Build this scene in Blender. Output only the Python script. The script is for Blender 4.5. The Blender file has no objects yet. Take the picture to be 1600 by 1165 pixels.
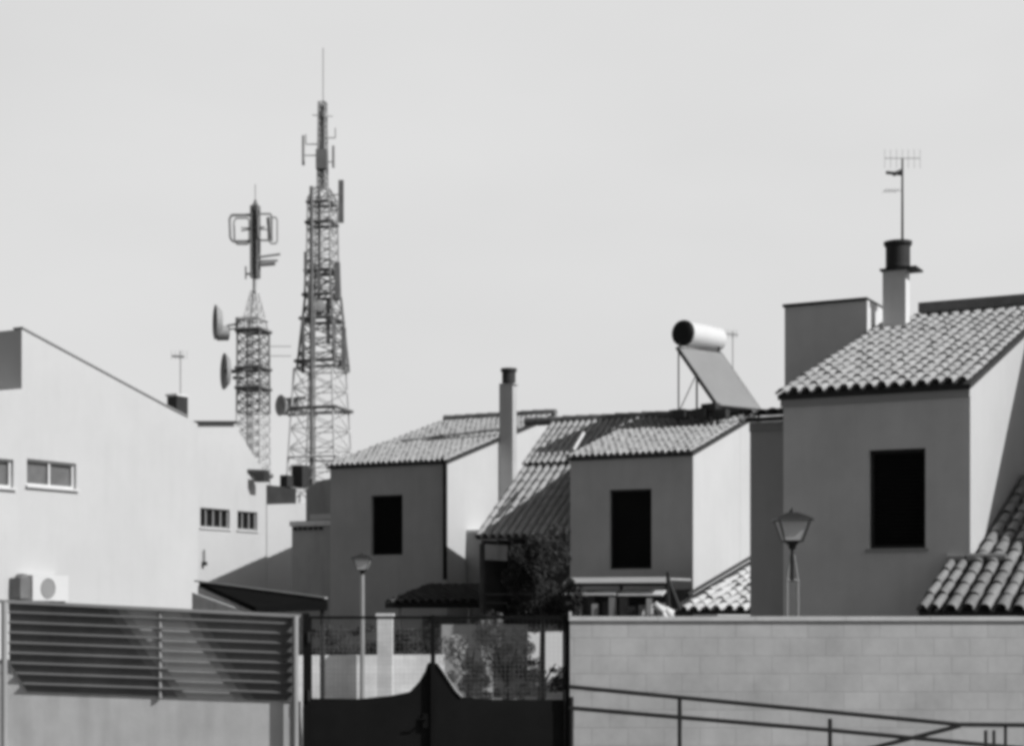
import bpy, math, random
from mathutils import Vector, Matrix
random.seed(7)
R = math.radians
C = bpy.context.scene.collection
F, E, HY = 2600.0, 2.4, 940.0          # focal length in photo pixels, eye height, horizon row
TH = R(28)
U = Vector((math.cos(TH), -math.sin(TH), 0))   # along the facades, to the right
V = Vector((math.sin(TH), math.cos(TH), 0))    # into the depth
Z = Vector((0, 0, 1))

def P(px, py, Y): return Vector(((px-800)/F*Y, Y, E+(HY-py)/F*Y))
def G(px, Y): return Vector(((px-800)/F*Y, Y, 0))
def on_line(px, O, d):
    k = (px-800)/F
    s = (k*O.y-O.x)/(d.x-k*d.y)
    return s, Vector((O.x+s*d.x, O.y+s*d.y, 0))
def zat(py, Y): return E+(HY-py)/F*Y

# ------------------------------------------------------------------ materials
def nt(name):
    m = bpy.data.materials.new(name); m.use_nodes = True
    t = m.node_tree; return m, t, t.nodes['Principled BSDF']
def grey(name, val, rough=.85, amt=.08, scale=1.2, bump=.15, streak=0., spec=.3, metal=0., fine=40.):
    m, t, b = nt(name)
    N, Lk = t.nodes.new, t.links.new
    tc = N('ShaderNodeTexCoord')
    n1 = N('ShaderNodeTexNoise'); n1.inputs['Scale'].default_value = scale; n1.inputs['Detail'].default_value = 8; n1.inputs['Roughness'].default_value = .65
    Lk(tc.outputs['Object'], n1.inputs['Vector'])
    mr = N('ShaderNodeMapRange'); mr.inputs['From Min'].default_value = .3; mr.inputs['From Max'].default_value = .7
    mr.inputs['To Min'].default_value = val*(1-amt); mr.inputs['To Max'].default_value = val*(1+amt)
    Lk(n1.outputs['Fac'], mr.inputs['Value'])
    src = mr.outputs['Result']
    if streak:
        mp = N('ShaderNodeMapping'); mp.inputs['Scale'].default_value = (3.2, 3.2, .35)
        n2 = N('ShaderNodeTexNoise'); n2.inputs['Scale'].default_value = 1.6; n2.inputs['Detail'].default_value = 6
        Lk(tc.outputs['Object'], mp.inputs['Vector']); Lk(mp.outputs['Vector'], n2.inputs['Vector'])
        m2 = N('ShaderNodeMapRange'); m2.inputs['From Min'].default_value = .42; m2.inputs['From Max'].default_value = .75
        m2.inputs['To Min'].default_value = 1; m2.inputs['To Max'].default_value = 1-streak
        Lk(n2.outputs['Fac'], m2.inputs['Value'])
        mu = N('ShaderNodeMath'); mu.operation = 'MULTIPLY'; Lk(src, mu.inputs[0]); Lk(m2.outputs['Result'], mu.inputs[1]); src = mu.outputs[0]
    Lk(src, b.inputs['Base Color'])
    b.inputs['Roughness'].default_value = rough; b.inputs['Specular IOR Level'].default_value = spec; b.inputs['Metallic'].default_value = metal
    if bump:
        n3 = N('ShaderNodeTexNoise'); n3.inputs['Scale'].default_value = fine; n3.inputs['Detail'].default_value = 5
        Lk(tc.outputs['Object'], n3.inputs['Vector'])
        bp = N('ShaderNodeBump'); bp.inputs['Strength'].default_value = bump; bp.inputs['Distance'].default_value = .02
        Lk(n3.outputs['Fac'], bp.inputs['Height']); Lk(bp.outputs['Normal'], b.inputs['Normal'])
    return m
def tile_mat(name, val, spread=.5):
    m, t, b = nt(name); N, Lk = t.nodes.new, t.links.new
    at = N('ShaderNodeAttribute'); at.attribute_name = 'tone'
    tc = N('ShaderNodeTexCoord')
    n1 = N('ShaderNodeTexNoise'); n1.inputs['Scale'].default_value = 9; n1.inputs['Detail'].default_value = 6
    Lk(tc.outputs['Object'], n1.inputs['Vector'])
    n4 = N('ShaderNodeTexNoise'); n4.inputs['Scale'].default_value = 1.3; n4.inputs['Detail'].default_value = 5; Lk(tc.outputs['Object'], n4.inputs['Vector'])
    a4 = N('ShaderNodeMath'); a4.operation = 'MULTIPLY_ADD'; a4.inputs[1].default_value = .8; a4.inputs[2].default_value = -.15; Lk(n4.outputs['Fac'], a4.inputs[0])
    a5 = N('ShaderNodeMath'); a5.operation = 'MULTIPLY_ADD'; a5.inputs[1].default_value = .65; Lk(at.outputs['Fac'], a5.inputs[0]); Lk(a4.outputs[0], a5.inputs[2])
    ad = N('ShaderNodeMath'); ad.operation = 'ADD'; Lk(a5.outputs[0], ad.inputs[0]); Lk(n1.outputs['Fac'], ad.inputs[1])
    mr = N('ShaderNodeMapRange'); mr.inputs['From Min'].default_value = .3; mr.inputs['From Max'].default_value = 1.6
    mr.inputs['To Min'].default_value = val*(1-spread); mr.inputs['To Max'].default_value = val*(1+spread)
    Lk(ad.outputs[0], mr.inputs['Value']); Lk(mr.outputs['Result'], b.inputs['Base Color'])
    b.inputs['Roughness'].default_value = .8; b.inputs['Specular IOR Level'].default_value = .25
    bp = N('ShaderNodeBump'); bp.inputs['Strength'].default_value = .3; bp.inputs['Distance'].default_value = .01
    Lk(n1.outputs['Fac'], bp.inputs['Height']); Lk(bp.outputs['Normal'], b.inputs['Normal'])
    return m
def block_mat(name, val, mortar, bw=.4, bh=.2, off=0.):
    m, t, b = nt(name); N, Lk = t.nodes.new, t.links.new
    tc = N('ShaderNodeTexCoord'); sx = N('ShaderNodeSeparateXYZ'); Lk(tc.outputs['Object'], sx.inputs[0])
    cb = N('ShaderNodeCombineXYZ'); Lk(sx.outputs['X'], cb.inputs['X'])
    a = N('ShaderNodeMath'); a.inputs[1].default_value = off; Lk(sx.outputs['Z'], a.inputs[0]); Lk(a.outputs[0], cb.inputs['Y'])
    br = N('ShaderNodeTexBrick'); br.inputs['Scale'].default_value = 1
    br.inputs['Brick Width'].default_value = bw; br.inputs['Row Height'].default_value = bh
    br.inputs['Mortar Size'].default_value = .009; br.inputs['Mortar Smooth'].default_value = .4
    br.inputs['Color1'].default_value = (val,)*3+(1,); br.inputs['Color2'].default_value = (val*.9,)*3+(1,)
    br.inputs['Mortar'].default_value = (mortar,)*3+(1,)
    Lk(cb.outputs[0], br.inputs['Vector'])
    n = N('ShaderNodeTexNoise'); n.inputs['Scale'].default_value = 1.1; n.inputs['Detail'].default_value = 9; n.inputs['Roughness'].default_value = .7
    Lk(tc.outputs['Object'], n.inputs['Vector'])
    mr = N('ShaderNodeMapRange'); mr.inputs['From Min'].default_value = .3; mr.inputs['From Max'].default_value = .7
    mr.inputs['To Min'].default_value = .74; mr.inputs['To Max'].default_value = 1.14; Lk(n.outputs['Fac'], mr.inputs['Value'])
    mx = N('ShaderNodeVectorMath'); mx.operation = 'SCALE'; Lk(br.outputs['Color'], mx.inputs[0]); Lk(mr.outputs['Result'], mx.inputs['Scale'])
    Lk(mx.outputs[0], b.inputs['Base Color']); b.inputs['Roughness'].default_value = .9; b.inputs['Specular IOR Level'].default_value = .2
    bp = N('ShaderNodeBump'); bp.inputs['Strength'].default_value = .25; bp.inputs['Distance'].default_value = .01; bp.invert = True
    Lk(br.outputs['Fac'], bp.inputs['Height']); Lk(bp.outputs['Normal'], b.inputs['Normal'])
    return m
M = dict(
    white=grey('white_plaster', .57, amt=.05, scale=.45, streak=.025),
    render=grey('shaded_front_render', .48, amt=.11, scale=.6, streak=.06),  # fronts toned darker than the white sides to stand in for shade
    render_light=grey('pale_render', .74, amt=.14, scale=.45, streak=.06),
    render_mid=grey('weathered_render', .37, amt=.12, scale=.8, streak=.15),
    trim=grey('trim_plaster', .42, amt=.08),
    concrete=grey('concrete', .62, amt=.12, scale=1.6, streak=.18, fine=60),
    coping=grey('coping_mortar', .66, amt=.12, scale=3),
    block=block_mat('painted_block', .60, .50),
    white_block=block_mat('white_block', .80, .68, .5, .25),
    tile=tile_mat('clay_tile', .39, .22),
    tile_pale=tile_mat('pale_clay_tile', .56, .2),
    tile_shaded=tile_mat('shaded_clay_tile', .24, .35),  # tile darkened so the lean-to's shade sits in its colour
    tile_black=tile_mat('black_clay_tile', .07, .4),  # very dark tile tone for the low porch roof
    tile_dark=tile_mat('dark_clay_tile', .16, .5),
    under=grey('roof_underside', .05, amt=.2, bump=0),
    shutter=grey('dark_shutter', .012, rough=.7, amt=.2, bump=0, spec=.1),
    frame=grey('window_frame', .03, rough=.5, bump=0),
    pane=grey('window_glass', .16, rough=.15, amt=.3, bump=0, spec=.5),
    pale_frame=grey('white_frame', .72, rough=.5, bump=0),
    black=grey('black_paint', .010, rough=.5, amt=.2, bump=0, spec=.15),
    gate=grey('dark_gate_sheet', .012, rough=.55, amt=.25, scale=2, bump=.05, spec=.15),
    rail=grey('rail_paint', .03, rough=.5, amt=.3, bump=0),
    slat=grey('fence_slat', .16, rough=.6, amt=.15, bump=0),
    sun_band=grey('painted_sun_band', .60, rough=.95, amt=.12, bump=0, spec=.05),  # sunlit band of the fence, put into the backing colour
    matte_black=grey('matte_black', .012, rough=1, amt=.2, bump=0, spec=0),
    shadow_edge=grey('painted_shadow_edge', .24, rough=.95, amt=.2, bump=0, spec=.05),  # darker step of the painted shadow edge on the fence
    shadow_edge_soft=grey('painted_soft_edge', .44, rough=.95, amt=.2, bump=0, spec=.05),  # lighter step of the painted shadow edge on the fence
    deep=grey('porch_deep_shade', .06, amt=.3, bump=.1),  # dark colour stands in for the deep shade under the porch roofs
    panel_and_shadow=grey('sun_shadow_sheet', .17, rough=.95, amt=.3, bump=0, spec=.05),  # fence shadow as a dark colour; also porch panels and boards
    galv=grey('galvanised_steel', .34, rough=.55, amt=.12, bump=0),
    steel_dark=grey('hazy_red_tower_paint', .17, rough=.6, amt=.25, bump=0),  # red band paint, lightened to put distance haze into the colour
    steel_light=grey('hazy_white_tower_paint', .60, rough=.6, amt=.15, bump=0),  # white band paint, paled further as painted distance haze
    antenna=grey('hazy_antenna_shell', .32, rough=.6, amt=.15, bump=0),  # shell colour lightened as painted distance haze
    tank=grey('tank_shell', .75, rough=.3, amt=.05, bump=0, spec=.5),
    cap=grey('tank_end_cap', .012, rough=.6, bump=0, spec=.2),
    collector=grey('collector_glass', .30, rough=.25, amt=.06, bump=0, spec=.5),
    ac=grey('appliance_shell', .68, rough=.4, amt=.03, bump=0),
    ac_fan=grey('fan_grille', .3, rough=.5, bump=0),
    lamp=grey('lantern_frame', .03, rough=.5, bump=0),
    pot=grey('rusty_metal', .035, rough=.7, amt=.3, bump=0),
    leaf=grey('dark_leaf', .026, rough=.6, amt=.5, scale=6, bump=0),
    leaf_mid=grey('mid_leaf', .34, rough=.6, amt=.6, scale=5, bump=0),
    bark=grey('bark', .07, amt=.3),
    asphalt=grey('asphalt', .07, amt=.2, scale=2, bump=.3),
    yard=grey('yard_paving', .20, amt=.15, scale=1.5),
    cloth=grey('pale_sheet', .7, amt=.08),
)
def lantern_glass():
    m, t, b = nt('lantern_glass')
    b.inputs['Base Color'].default_value = (.9, .9, .9, 1); b.inputs['Roughness'].default_value = .35
    b.inputs['Transmission Weight'].default_value = .25
    return m
M['lamp_glass'] = lantern_glass()

# ------------------------------------------------------------------ mesh builder
class MB:
    def __init__(s): s.v = []; s.f = []; s.m = []; s.t = []
    def face(s, pts, m=0, tone=.5):
        i = len(s.v); s.v += [Vector(p) for p in pts]; s.f.append(list(range(i, i+len(pts)))); s.m.append(m); s.t.append(tone)
    def shared(s, pts, faces, m=0, tone=.5):
        i = len(s.v); s.v += [Vector(p) for p in pts]
        for f in faces: s.f.append([i+k for k in f]); s.m.append(m); s.t.append(tone)
    def box(s, o, a, b, c, m=0):
        o, a, b, c = map(Vector, (o, a, b, c))
        if a.cross(b).dot(c) < 0: a, b = b, a
        p = [o, o+a, o+a+b, o+b, o+c, o+a+c, o+a+b+c, o+b+c]
        s.shared(p, [(3,2,1,0), (4,5,6,7), (0,1,5,4), (1,2,6,5), (2,3,7,6), (3,0,4,7)], m)
    def prism(s, pts, d, m=0):
        pts = [Vector(p) for p in pts]; d = Vector(d); n = len(pts)
        nrm = sum(((pts[i]-pts[0]).cross(pts[(i+1) % n]-pts[0]) for i in range(1, n-1)), Vector())
        if nrm.dot(d) > 0: pts.reverse()
        s.shared(pts+[p+d for p in pts], [tuple(range(n)), tuple(range(2*n-1, n-1, -1))]+[(i, i+n, (i+1) % n+n, (i+1) % n) for i in range(n)], m)
    def tube(s, a, b, r, r2=None, n=8, m=0, cap=True):
        a, b = Vector(a), Vector(b); d = (b-a)
        if d.length < 1e-6: return
        d.normalize(); x = d.orthogonal().normalized(); y = d.cross(x); r2 = r if r2 is None else r2
        p = [a+(x*math.cos(6.28318*i/n)+y*math.sin(6.28318*i/n))*r for i in range(n)]+[b+(x*math.cos(6.28318*i/n)+y*math.sin(6.28318*i/n))*r2 for i in range(n)]
        fs = [(i, (i+1) % n, (i+1) % n+n, i+n) for i in range(n)]
        if cap: fs += [tuple(range(n-1, -1, -1)), tuple(range(n, 2*n))]
        s.shared(p, fs, m)
    def path(s, pts, r, n=8, m=0):
        for a, b in zip(pts, pts[1:]): s.tube(a, b, r, n=n, m=m)
    def lathe(s, c, prof, n=20, axis=Z, m=0):
        c = Vector(c); ax = Vector(axis).normalized(); x = ax.orthogonal().normalized(); y = ax.cross(x)
        p = []
        for r, h in prof:
            p += [c+ax*h+(x*math.cos(2*math.pi*i/n)+y*math.sin(2*math.pi*i/n))*max(r, 1e-4) for i in range(n)]
        fs = [(k*n+i, k*n+(i+1) % n, (k+1)*n+(i+1) % n, (k+1)*n+i) for k in range(len(prof)-1) for i in range(n)]
        s.shared(p, fs, m)
    def build(s, name, mats, parent=None, origin=None, smooth=False):
        if not isinstance(mats, (list, tuple)): mats = [mats]
        if parent is not None: o0 = parent['_w'] if False else world_of[parent.name]
        elif origin is not None: o0 = Vector(origin)
        else:
            xs = [p.x for p in s.v]; ys = [p.y for p in s.v]; zs = [p.z for p in s.v]
            o0 = Vector(((min(xs)+max(xs))/2, (min(ys)+max(ys))/2, min(zs)))
        me = bpy.data.meshes.new(name)
        me.from_pydata([p-o0 for p in s.v], [], s.f); me.update()
        for mm in mats: me.materials.append(M[mm])
        me.polygons.foreach_set('material_index', s.m)
        if smooth: me.polygons.foreach_set('use_smooth', [True]*len(s.f))
        at = me.attributes.new('tone', 'FLOAT', 'FACE'); at.data.foreach_set('value', s.t)
        o = bpy.data.objects.new(name, me); C.objects.link(o)
        if parent is not None: o.parent = parent; world_of[o.name] = o0.copy()
        else: o.location = o0; world_of[o.name] = o0.copy()
        return o
world_of = {}
def tag(o, label=None, cat=None, group=None, kind=None):
    if label: o['label'] = label
    if cat: o['category'] = cat
    if group: o['group'] = group
    if kind: o['kind'] = kind
    return o
def thing(name, loc, label, cat, group=None):
    o = bpy.data.objects.new(name, None); C.objects.link(o); o.location = Vector(loc); o.empty_display_size = .3
    world_of[o.name] = Vector(loc); return tag(o, label, cat, group)

def wall_holes(mb, O, A, W, z0, z1, holes, depth, Nin, m=0):
    """vertical wall sheet with openings and reveals; A = along, Nin = inward normal"""
    us = sorted({0, W}|{h[0] for h in holes}|{h[1] for h in holes}); zs = sorted({z0, z1}|{h[2] for h in holes}|{h[3] for h in holes})
    pt = lambda u, z, d=0: O+A*u+Z*z+Nin*d
    for a, b in zip(us, us[1:]):
        for c, d in zip(zs, zs[1:]):
            um, zm = (a+b)/2, (c+d)/2
            if any(h[0] < um < h[1] and h[2] < zm < h[3] for h in holes): continue
            mb.face([pt(a, c), pt(b, c), pt(b, d), pt(a, d)], m)
    for a, b, c, d in holes:
        for (p, q), (r, s_) in (((a, c), (b, c)), ((b, c), (b, d)), ((b, d), (a, d)), ((a, d), (a, c))):
            mb.face([pt(p, q), pt(p, q, depth), pt(r, s_, depth), pt(r, s_)], m)

def tiles(mb, O, A, W, S, Ls, per=.19, course=.36, h=.055, jitter=.011, m=0):
    """barrel tiles: O lower left corner, A unit along the eave, S unit up the slope"""
    N = A.cross(S).normalized()
    if N.z < 0: N = -N
    nc = max(1, round(W/per)); per = W/nc; nr = max(1, round(Ls/course)); course = Ls/nr
    prof = []
    for k in range(9):
        a = math.pi*k/8; prof.append((.5-.34*math.cos(a), h*math.sin(a)**.85 if 0 < k < 8 else -.004))
    for i in range(nc):
        for j in range(nr):
            tone = random.random(); dn = random.uniform(-jitter, jitter); da = random.uniform(-jitter, jitter)
            if random.random() < .06: tone *= .2
            lo, hi = j*course-.03, (j+1)*course
            p0 = [O+A*(per*(i+t)+da)+S*lo+N*(y+.022+dn) for t, y in prof]
            p1 = [O+A*(per*(i+t))+S*hi+N*(y*.92+dn*.3) for t, y in prof]
            n = len(prof)
            mb.shared(p0+p1, [(k, k+1, n+k+1, n+k) for k in range(n-1)], m, tone)
            # channel tile between the covers
            ch = [(-.2, .012), (-.1, -.022), (0, -.035), (.1, -.022), (.2, .012)]
            if i > 0 or True:
                q0 = [O+A*(per*(i+t) if i or t > 0 else max(0, per*t))+S*lo+N*(y+.012) for t, y in ch]
                q1 = [O+A*(per*(i+t) if i or t > 0 else max(0, per*t))+S*hi+N*(y) for t, y in ch]
                mb.shared(q0+q1, [(k, k+1, 6+k-1+0+0, 5+k) for k in range(4)], m, random.random()*.6)
def deck(mb, O, A, W, S, Ls, th=.07, m=1, back=.05):
    N = A.cross(S).normalized()
    if N.z < 0: N = -N
    mb.box(O+S*back-N*(.045+th), A*W, S*(Ls-back), N*th, m)
def roof(root, O, A, W, S, Ls, mat='tile', name='roof', **k):
    mb = MB(); tiles(mb, O, A, W, S, Ls, **k); deck(mb, O, A, W, S, Ls)
    return mb.build(name, [mat, 'under'], root)
def ridge(root, a, b, r=.1, mat='tile_dark'):
    mb = MB(); a, b = Vector(a), Vector(b); d = (b-a); n = max(1, round(d.length/.4))
    for i in range(n):
        p, q = a+d*(i/n), a+d*((i+1)/n)
        j = Z*random.uniform(-.008, .008)
        mb.tube(p+j, q+j-Z*.01, r*1.06, r*.94, n=10)
        mb.t[-12:] = [random.random()]*12
    return mb.build('ridge_tiles', mat, root)

def window(root, O, A, Nin, h, depth, mat='shutter', slats=True, frame='frame', name='window', muntin=0):
    a, b, c, d = h; fr = MB(); w = .05
    base = O+Nin*(depth-.02)
    pt = lambda u, z: base+A*u+Z*z
    fr.box(pt(a, c), A*w, Z*(d-c), -Nin*.04); fr.box(pt(b-w, c), A*w, Z*(d-c), -Nin*.04)
    fr.box(pt(a+w, c), A*(b-a-2*w), Z*w, -Nin*.04); fr.box(pt(a+w, d-w), A*(b-a-2*w), Z*w, -Nin*.04)
    for k in range(muntin):
        x = a+(b-a)*(k+1)/(muntin+1); fr.box(pt(x-w/2, c+w), A*w, Z*(d-c-2*w), -Nin*.04)
    f = fr.build('window', frame, root)
    mb = MB()
    mb.box(pt(a-.02, c-.02)+Nin*.021, A*(b-a+.04), Z*(d-c+.04), Nin*.03)
    if slats:
        n = int((d-c-2*w)/.055)
        for k in range(n):
            z = c+w+k*(d-c-2*w)/n
            mb.prism([pt(a+w, z), pt(a+w, z+.05), pt(a+w, z+.035)-Nin*.02], A*(b-a-2*w))
    mb.build('shutter' if slats else 'pane', mat, f)
    return f

def house(name, label, O, W, He, prof, wins, front='render', side='white', depth=.16, group='terraced houses', sill=True, winmat='shutter'):
    """O front-left corner on the ground; prof = [(v, z)...] of the side wall from front top to back top"""
    root = thing(name, O+U*(W/2), label, 'house', group)
    mb = MB()
    wall_holes(mb, O, U, W, 0, He, wins, depth, V, 0)
    pf = [(0, 0), (0, He)]+prof+[(prof[-1][0], 0)]
    for uu in (0, W):
        p = [O+U*uu+V*v+Z*z for v, z in pf]
        if uu == W: p.reverse()
        mb.face(p, 1)
    D, zb = prof[-1]
    mb.face([O+V*D, O+U*W+V*D, O+U*W+V*D+Z*zb, O+V*D+Z*zb], 1)
    top = [(0, He)]+prof
    for (v0, z0), (v1, z1) in zip(top, top[1:]):
        mb.face([O+V*v0+Z*(z0-.0), O+U*W+V*v0+Z*z0, O+U*W+V*v1+Z*z1, O+V*v1+Z*z1], 1)
    mb.build('wall', [front, side], root)
    for h in wins:
        f = window(root, O, U, V, h, depth, mat=winmat)
        if sill:
            s = MB(); s.box(O+U*(h[0]-.04)+Z*(h[2]-.05)-V*.03, U*(h[1]-h[0]+.08), V*.16, Z*.045); s.build('sill', 'render_mid', f)
    return root

# ================================================================== SETTING
mb = MB(); S_ = 900; mb.face([(-S_, -S_, 0), (S_, -S_, 0), (S_, S_, 0), (-S_, S_, 0)])
tag(mb.build('ground', 'asphalt', origin=(0, 0, 0)), kind='structure')
mb = MB(); mb.face([(-14, 18.9, .004), (16, 18.9, .004), (16, 60, .004), (-14, 60, .004)])
tag(mb.build('yard_paving', 'yard', origin=(0, 19, .004)), kind='structure')

# ================================================================== HOUSE 3 (right)
O3 = G(1224, 24.0)
W3 = on_line(1516, O3, U)[0]
He3 = zat(618, 24.0)
sl = lambda t: (V+Z*t).normalized()
w = [on_line(1357, O3, U)[0], on_line(1446, O3, U)[0]]
yw = (O3+U*w[0]).y
h3 = (w[0], w[1], zat(857, yw), zat(703, yw))
LR3, qr3 = on_line(1394, O3, V); t3 = (zat(505, qr3.y)-He3)/LR3
H3 = house('house', 'large pale house on the right with tiled roof, dark window and round chimney pot', O3, W3, He3-.02,
           [(LR3, He3-.02+LR3*t3), (LR3+4, He3-.02+LR3*t3-4*t3)], [h3], front='render_light')
EA = .10
o = O3-U*.06+Z*(He3+.075)-sl(t3)*.16
roof(H3, o, U, W3+.08, sl(t3), (LR3+.1)/math.cos(math.atan(t3)), per=.178, course=.34)
o = O3-U*.06+Z*(He3+.075+t3*LR3)+V*LR3
r = MB(); tiles(r, o+V*4.2-Z*4.2*t3, U, W3+.08, (-V+Z*t3).normalized(), 4.45); r.build('rear_roof', 'tile', H3)
rl = on_line(1436, O3+V*LR3, U)[0]
mb = MB(); a = O3+V*(LR3-.06)+U*rl+Z*(zat(487, (O3+V*LR3+U*rl).y))
mb.box(a-Z*.02, U*(W3-rl+.06), V*.24, Z*.17); mb.build('ridge_coping', 'tile_dark', H3)
# cornice band under the eave
mb = MB(); mb.box(O3-V*.045-U*.03+Z*(He3-.165), U*(W3+.03), V*.042, Z*.15); mb.build('cornice', 'trim', H3)
# stair tower behind
tv = 4.55; k0 = on_line(1226, O3+V*tv, U)[0]
ty = (O3+V*tv+U*k0).y
mb = MB(); mb.box(O3+V*tv+U*k0, U*(-k0-.07), V*2.4, Z*(zat(480, ty))); mb.build('stair_tower', 'render_light', H3)
mb = MB(); mb.box(O3+V*(tv-.03)+U*(k0-.03)+Z*(zat(480, ty)), U*(-k0-.04), V*2.46, Z*.05); mb.build('parapet_coping', 'rail', H3)
# chimney
cv = 4.8; c0 = on_line(1379, O3+V*cv, U)[0]; c1 = on_line(1415, O3+V*cv, U)[0]; cy = (O3+V*cv+U*c0).y
ch = MB(); ch.box(O3+V*cv+U*c0+Z*(He3+1.2), U*(c1-c0), V*.26, Z*(zat(424, cy)-He3-1.2))
chim = ch.build('chimney', 'render_light', H3)
cc = O3+V*(cv+.17)+U*((c0+c1)/2+.02)+Z*zat(424, cy)
mb = MB(); mb.box(cc-U*.25-V*.24, U*.62, V*.48, Z*.035); mb.build('chimney_plate', 'pot', chim)
mb = MB(); mb.lathe(cc+Z*.036, [(.205, 0), (.21, .05), (.205, .08), (.205, .38), (.235, .42), (.24, .47), (.21, .47), (.19, .4), (0, .39)], 24)
mb.build('chimney_pot', 'pot', chim, smooth=False)
# aerial standing on the chimney
ab = P(1410, 384, cc.y)
A3 = thing('tv_aerial', ab, 'thin television aerial on a tall mast above the round chimney pot of the right house', 'aerial')
mb = MB(); mb.tube(ab, P(1410, 248, cc.y), .022, .016, n=8); mb.build('mast', 'rail', A3)
mb = MB(); b0 = P(1409, 272, cc.y); mb.tube(b0+Vector((-.28, -.1, 0)), b0+Vector((.0, 0, 0)), .03); mb.tube(b0+Vector((-.16, -.1, -.03)), b0+Vector((-.0, -.02, .05)), .035)
mb.build('amplifier', 'rail', A3)
mb = MB(); b1 = P(1410, 252, cc.y); mb.tube(b1+Vector((-.3, 0, .05)), b1+Vector((.3, 0, .05)), .007, n=5)
for k in range(7):
    x = -.3+.1*k; mb.tube(b1+Vector((x, 0, -.12)), b1+Vector((x, 0, .2)), .004, n=4)
mb.build('boom', 'galv', A3)
mb = MB(); b1 = P(1410, 298, cc.y); mb.tube(b1+Vector((-.32, 0, 0)), b1, .006, n=5)
for k in range(5): mb.tube(b1+Vector((-.3+.05*k, -.15, 0)), b1+Vector((-.3+.05*k, .15, .0)), .004, n=4)
mb.build('boom', 'galv', A3)
# wing set back on the left
wv = .55; wa = on_line(1172, O3+V*wv, U)[0]; wO = O3+V*wv+U*wa
zw = zat(660, wO.y); mb = MB(); mb.box(wO, U*(-wa-.005), V*3.2, Z*zw); wing = mb.build('side_wing', 'render', H3)
o = wO+Z*(zw+.12)-sl(.12)*.15-U*.04
rw = MB(); tiles(rw, o, U, -wa+.02, sl(.12), 3.4, per=.17); deck(rw, o, U, -wa+.02, sl(.12), 3.4); rw.build('wing_roof', ['tile_dark', 'under'], wing)
mb = MB(); mb.box(wO-V*.04+Z*(zw-.14), U*(-wa-.008), V*.037, Z*.13); mb.build('wing_cornice', 'render_mid', wing)
# lean-to roofs
tl = .40; u0 = on_line(1481, O3, U)[0]; T0 = O3+U*u0; zt = zat(877, T0.y)
S4 = (V+Z*tl).normalized(); ln = 1.75
LT = MB(); q = T0+Z*zt-S4*ln-V*.04
tiles(LT, q, U, W3-u0+.02, S4, ln, per=.215, course=.4, h=.07); deck(LT, q, U, W3-u0+.02, S4, ln)
q2 = O3+U*(W3+.03)+Z*zt-S4*ln-V*.04
tiles(LT, q2, U, 4.2, S4, ln+3.9, per=.215, course=.4, h=.07); deck(LT, q2, U, 4.2, S4, ln+3.9)
LT.build('lean_to_roof', ['tile_shaded', 'under'], H3)
mb = MB(); mb.box(T0+Z*0-V*(ln*.9), U*(W3-u0+4), V*.2, Z*(zt-ln*S4.z-.12)); mb.build('porch_wall', 'render_mid', H3)
mb = MB()
for k in range(3): mb.tube(T0+Z*(zt-.02)+U*(.02+k*.27)-V*.08+Z*.05, T0+Z*(zt-.02)+U*(.26+k*.27)-V*.08+Z*.045, .085, .075, n=10)
mb.build('ridge_tiles', 'tile_dark', H3)

# next house of the row, beyond the right edge
O4 = O3+U*(W3+3.4)-V*.75
N4 = thing('house', O4, 'neighbouring house beyond the right edge whose steep roof shades the side wall', 'house', 'terraced houses')
mb = MB(); mb.prism([O4, O4+Z*4.0, O4+V*5.2+Z*9.6, O4+V*11+Z*8.0, O4+V*11], U*4); mb.build('wall', 'white', N4)

# ================================================================== HOUSE 2 (middle)
O2 = G(891, 41.0); W2 = on_line(1083, O2, U)[0]
He2 = zat(716, 41.0); t2 = .30
w = [on_line(952, O2, U)[0], on_line(1018, O2, U)[0]]; yw = (O2+U*w[0]).y
h2 = (w[0], w[1], zat(889, yw), zat(765, yw))
LR2 = 4.3
H2 = house('house', 'middle house with dark tall window and a steep tiled roof on its left', O2, W2, He2-.02,
           [(LR2, He2-.02+LR2*t2), (LR2+4, He2-.02+LR2*t2-4*t2)], [h2], sill=False)
o = O2-U*.05+Z*(He2+.07)-sl(t2)*.15
roof(H2, o, U, W2+.08, sl(t2), (LR2+.12)/math.cos(math.atan(t2)), per=.17, course=.33)
# steep roof left of the front block
ul = on_line(744, O2, U)[0]; ze = zat(838, (O2+U*ul).y); zr = He2+LR2*t2
ts = (zr-ze)/LR2; SS = (V+Z*ts).normalized(); LL = math.hypot(LR2, zr-ze)
brk = .60
mb = MB(); oo = O2+U*ul+Z*(ze+.05)
tiles(mb, oo-SS*.1, U, -ul-.01, SS, LL*brk+.15, per=.225, course=.42, h=.085); deck(mb, oo-SS*.1, U, -ul-.01, SS, LL*brk+.1)
mb.build('lower_roof', ['tile', 'under'], H2)
mb = MB(); NN = U.cross(SS).normalized(); NN = NN if NN.z > 0 else -NN
oo2 = oo+SS*(LL*brk)+NN*.10
tiles(mb, oo2, U, -ul+.6, SS, LL*(1-brk), per=.18, course=.34); deck(mb, oo2, U, -ul+.6, SS, LL*(1-brk), back=.03)
mb.build('upper_roof', ['tile', 'under'], H2)
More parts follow.
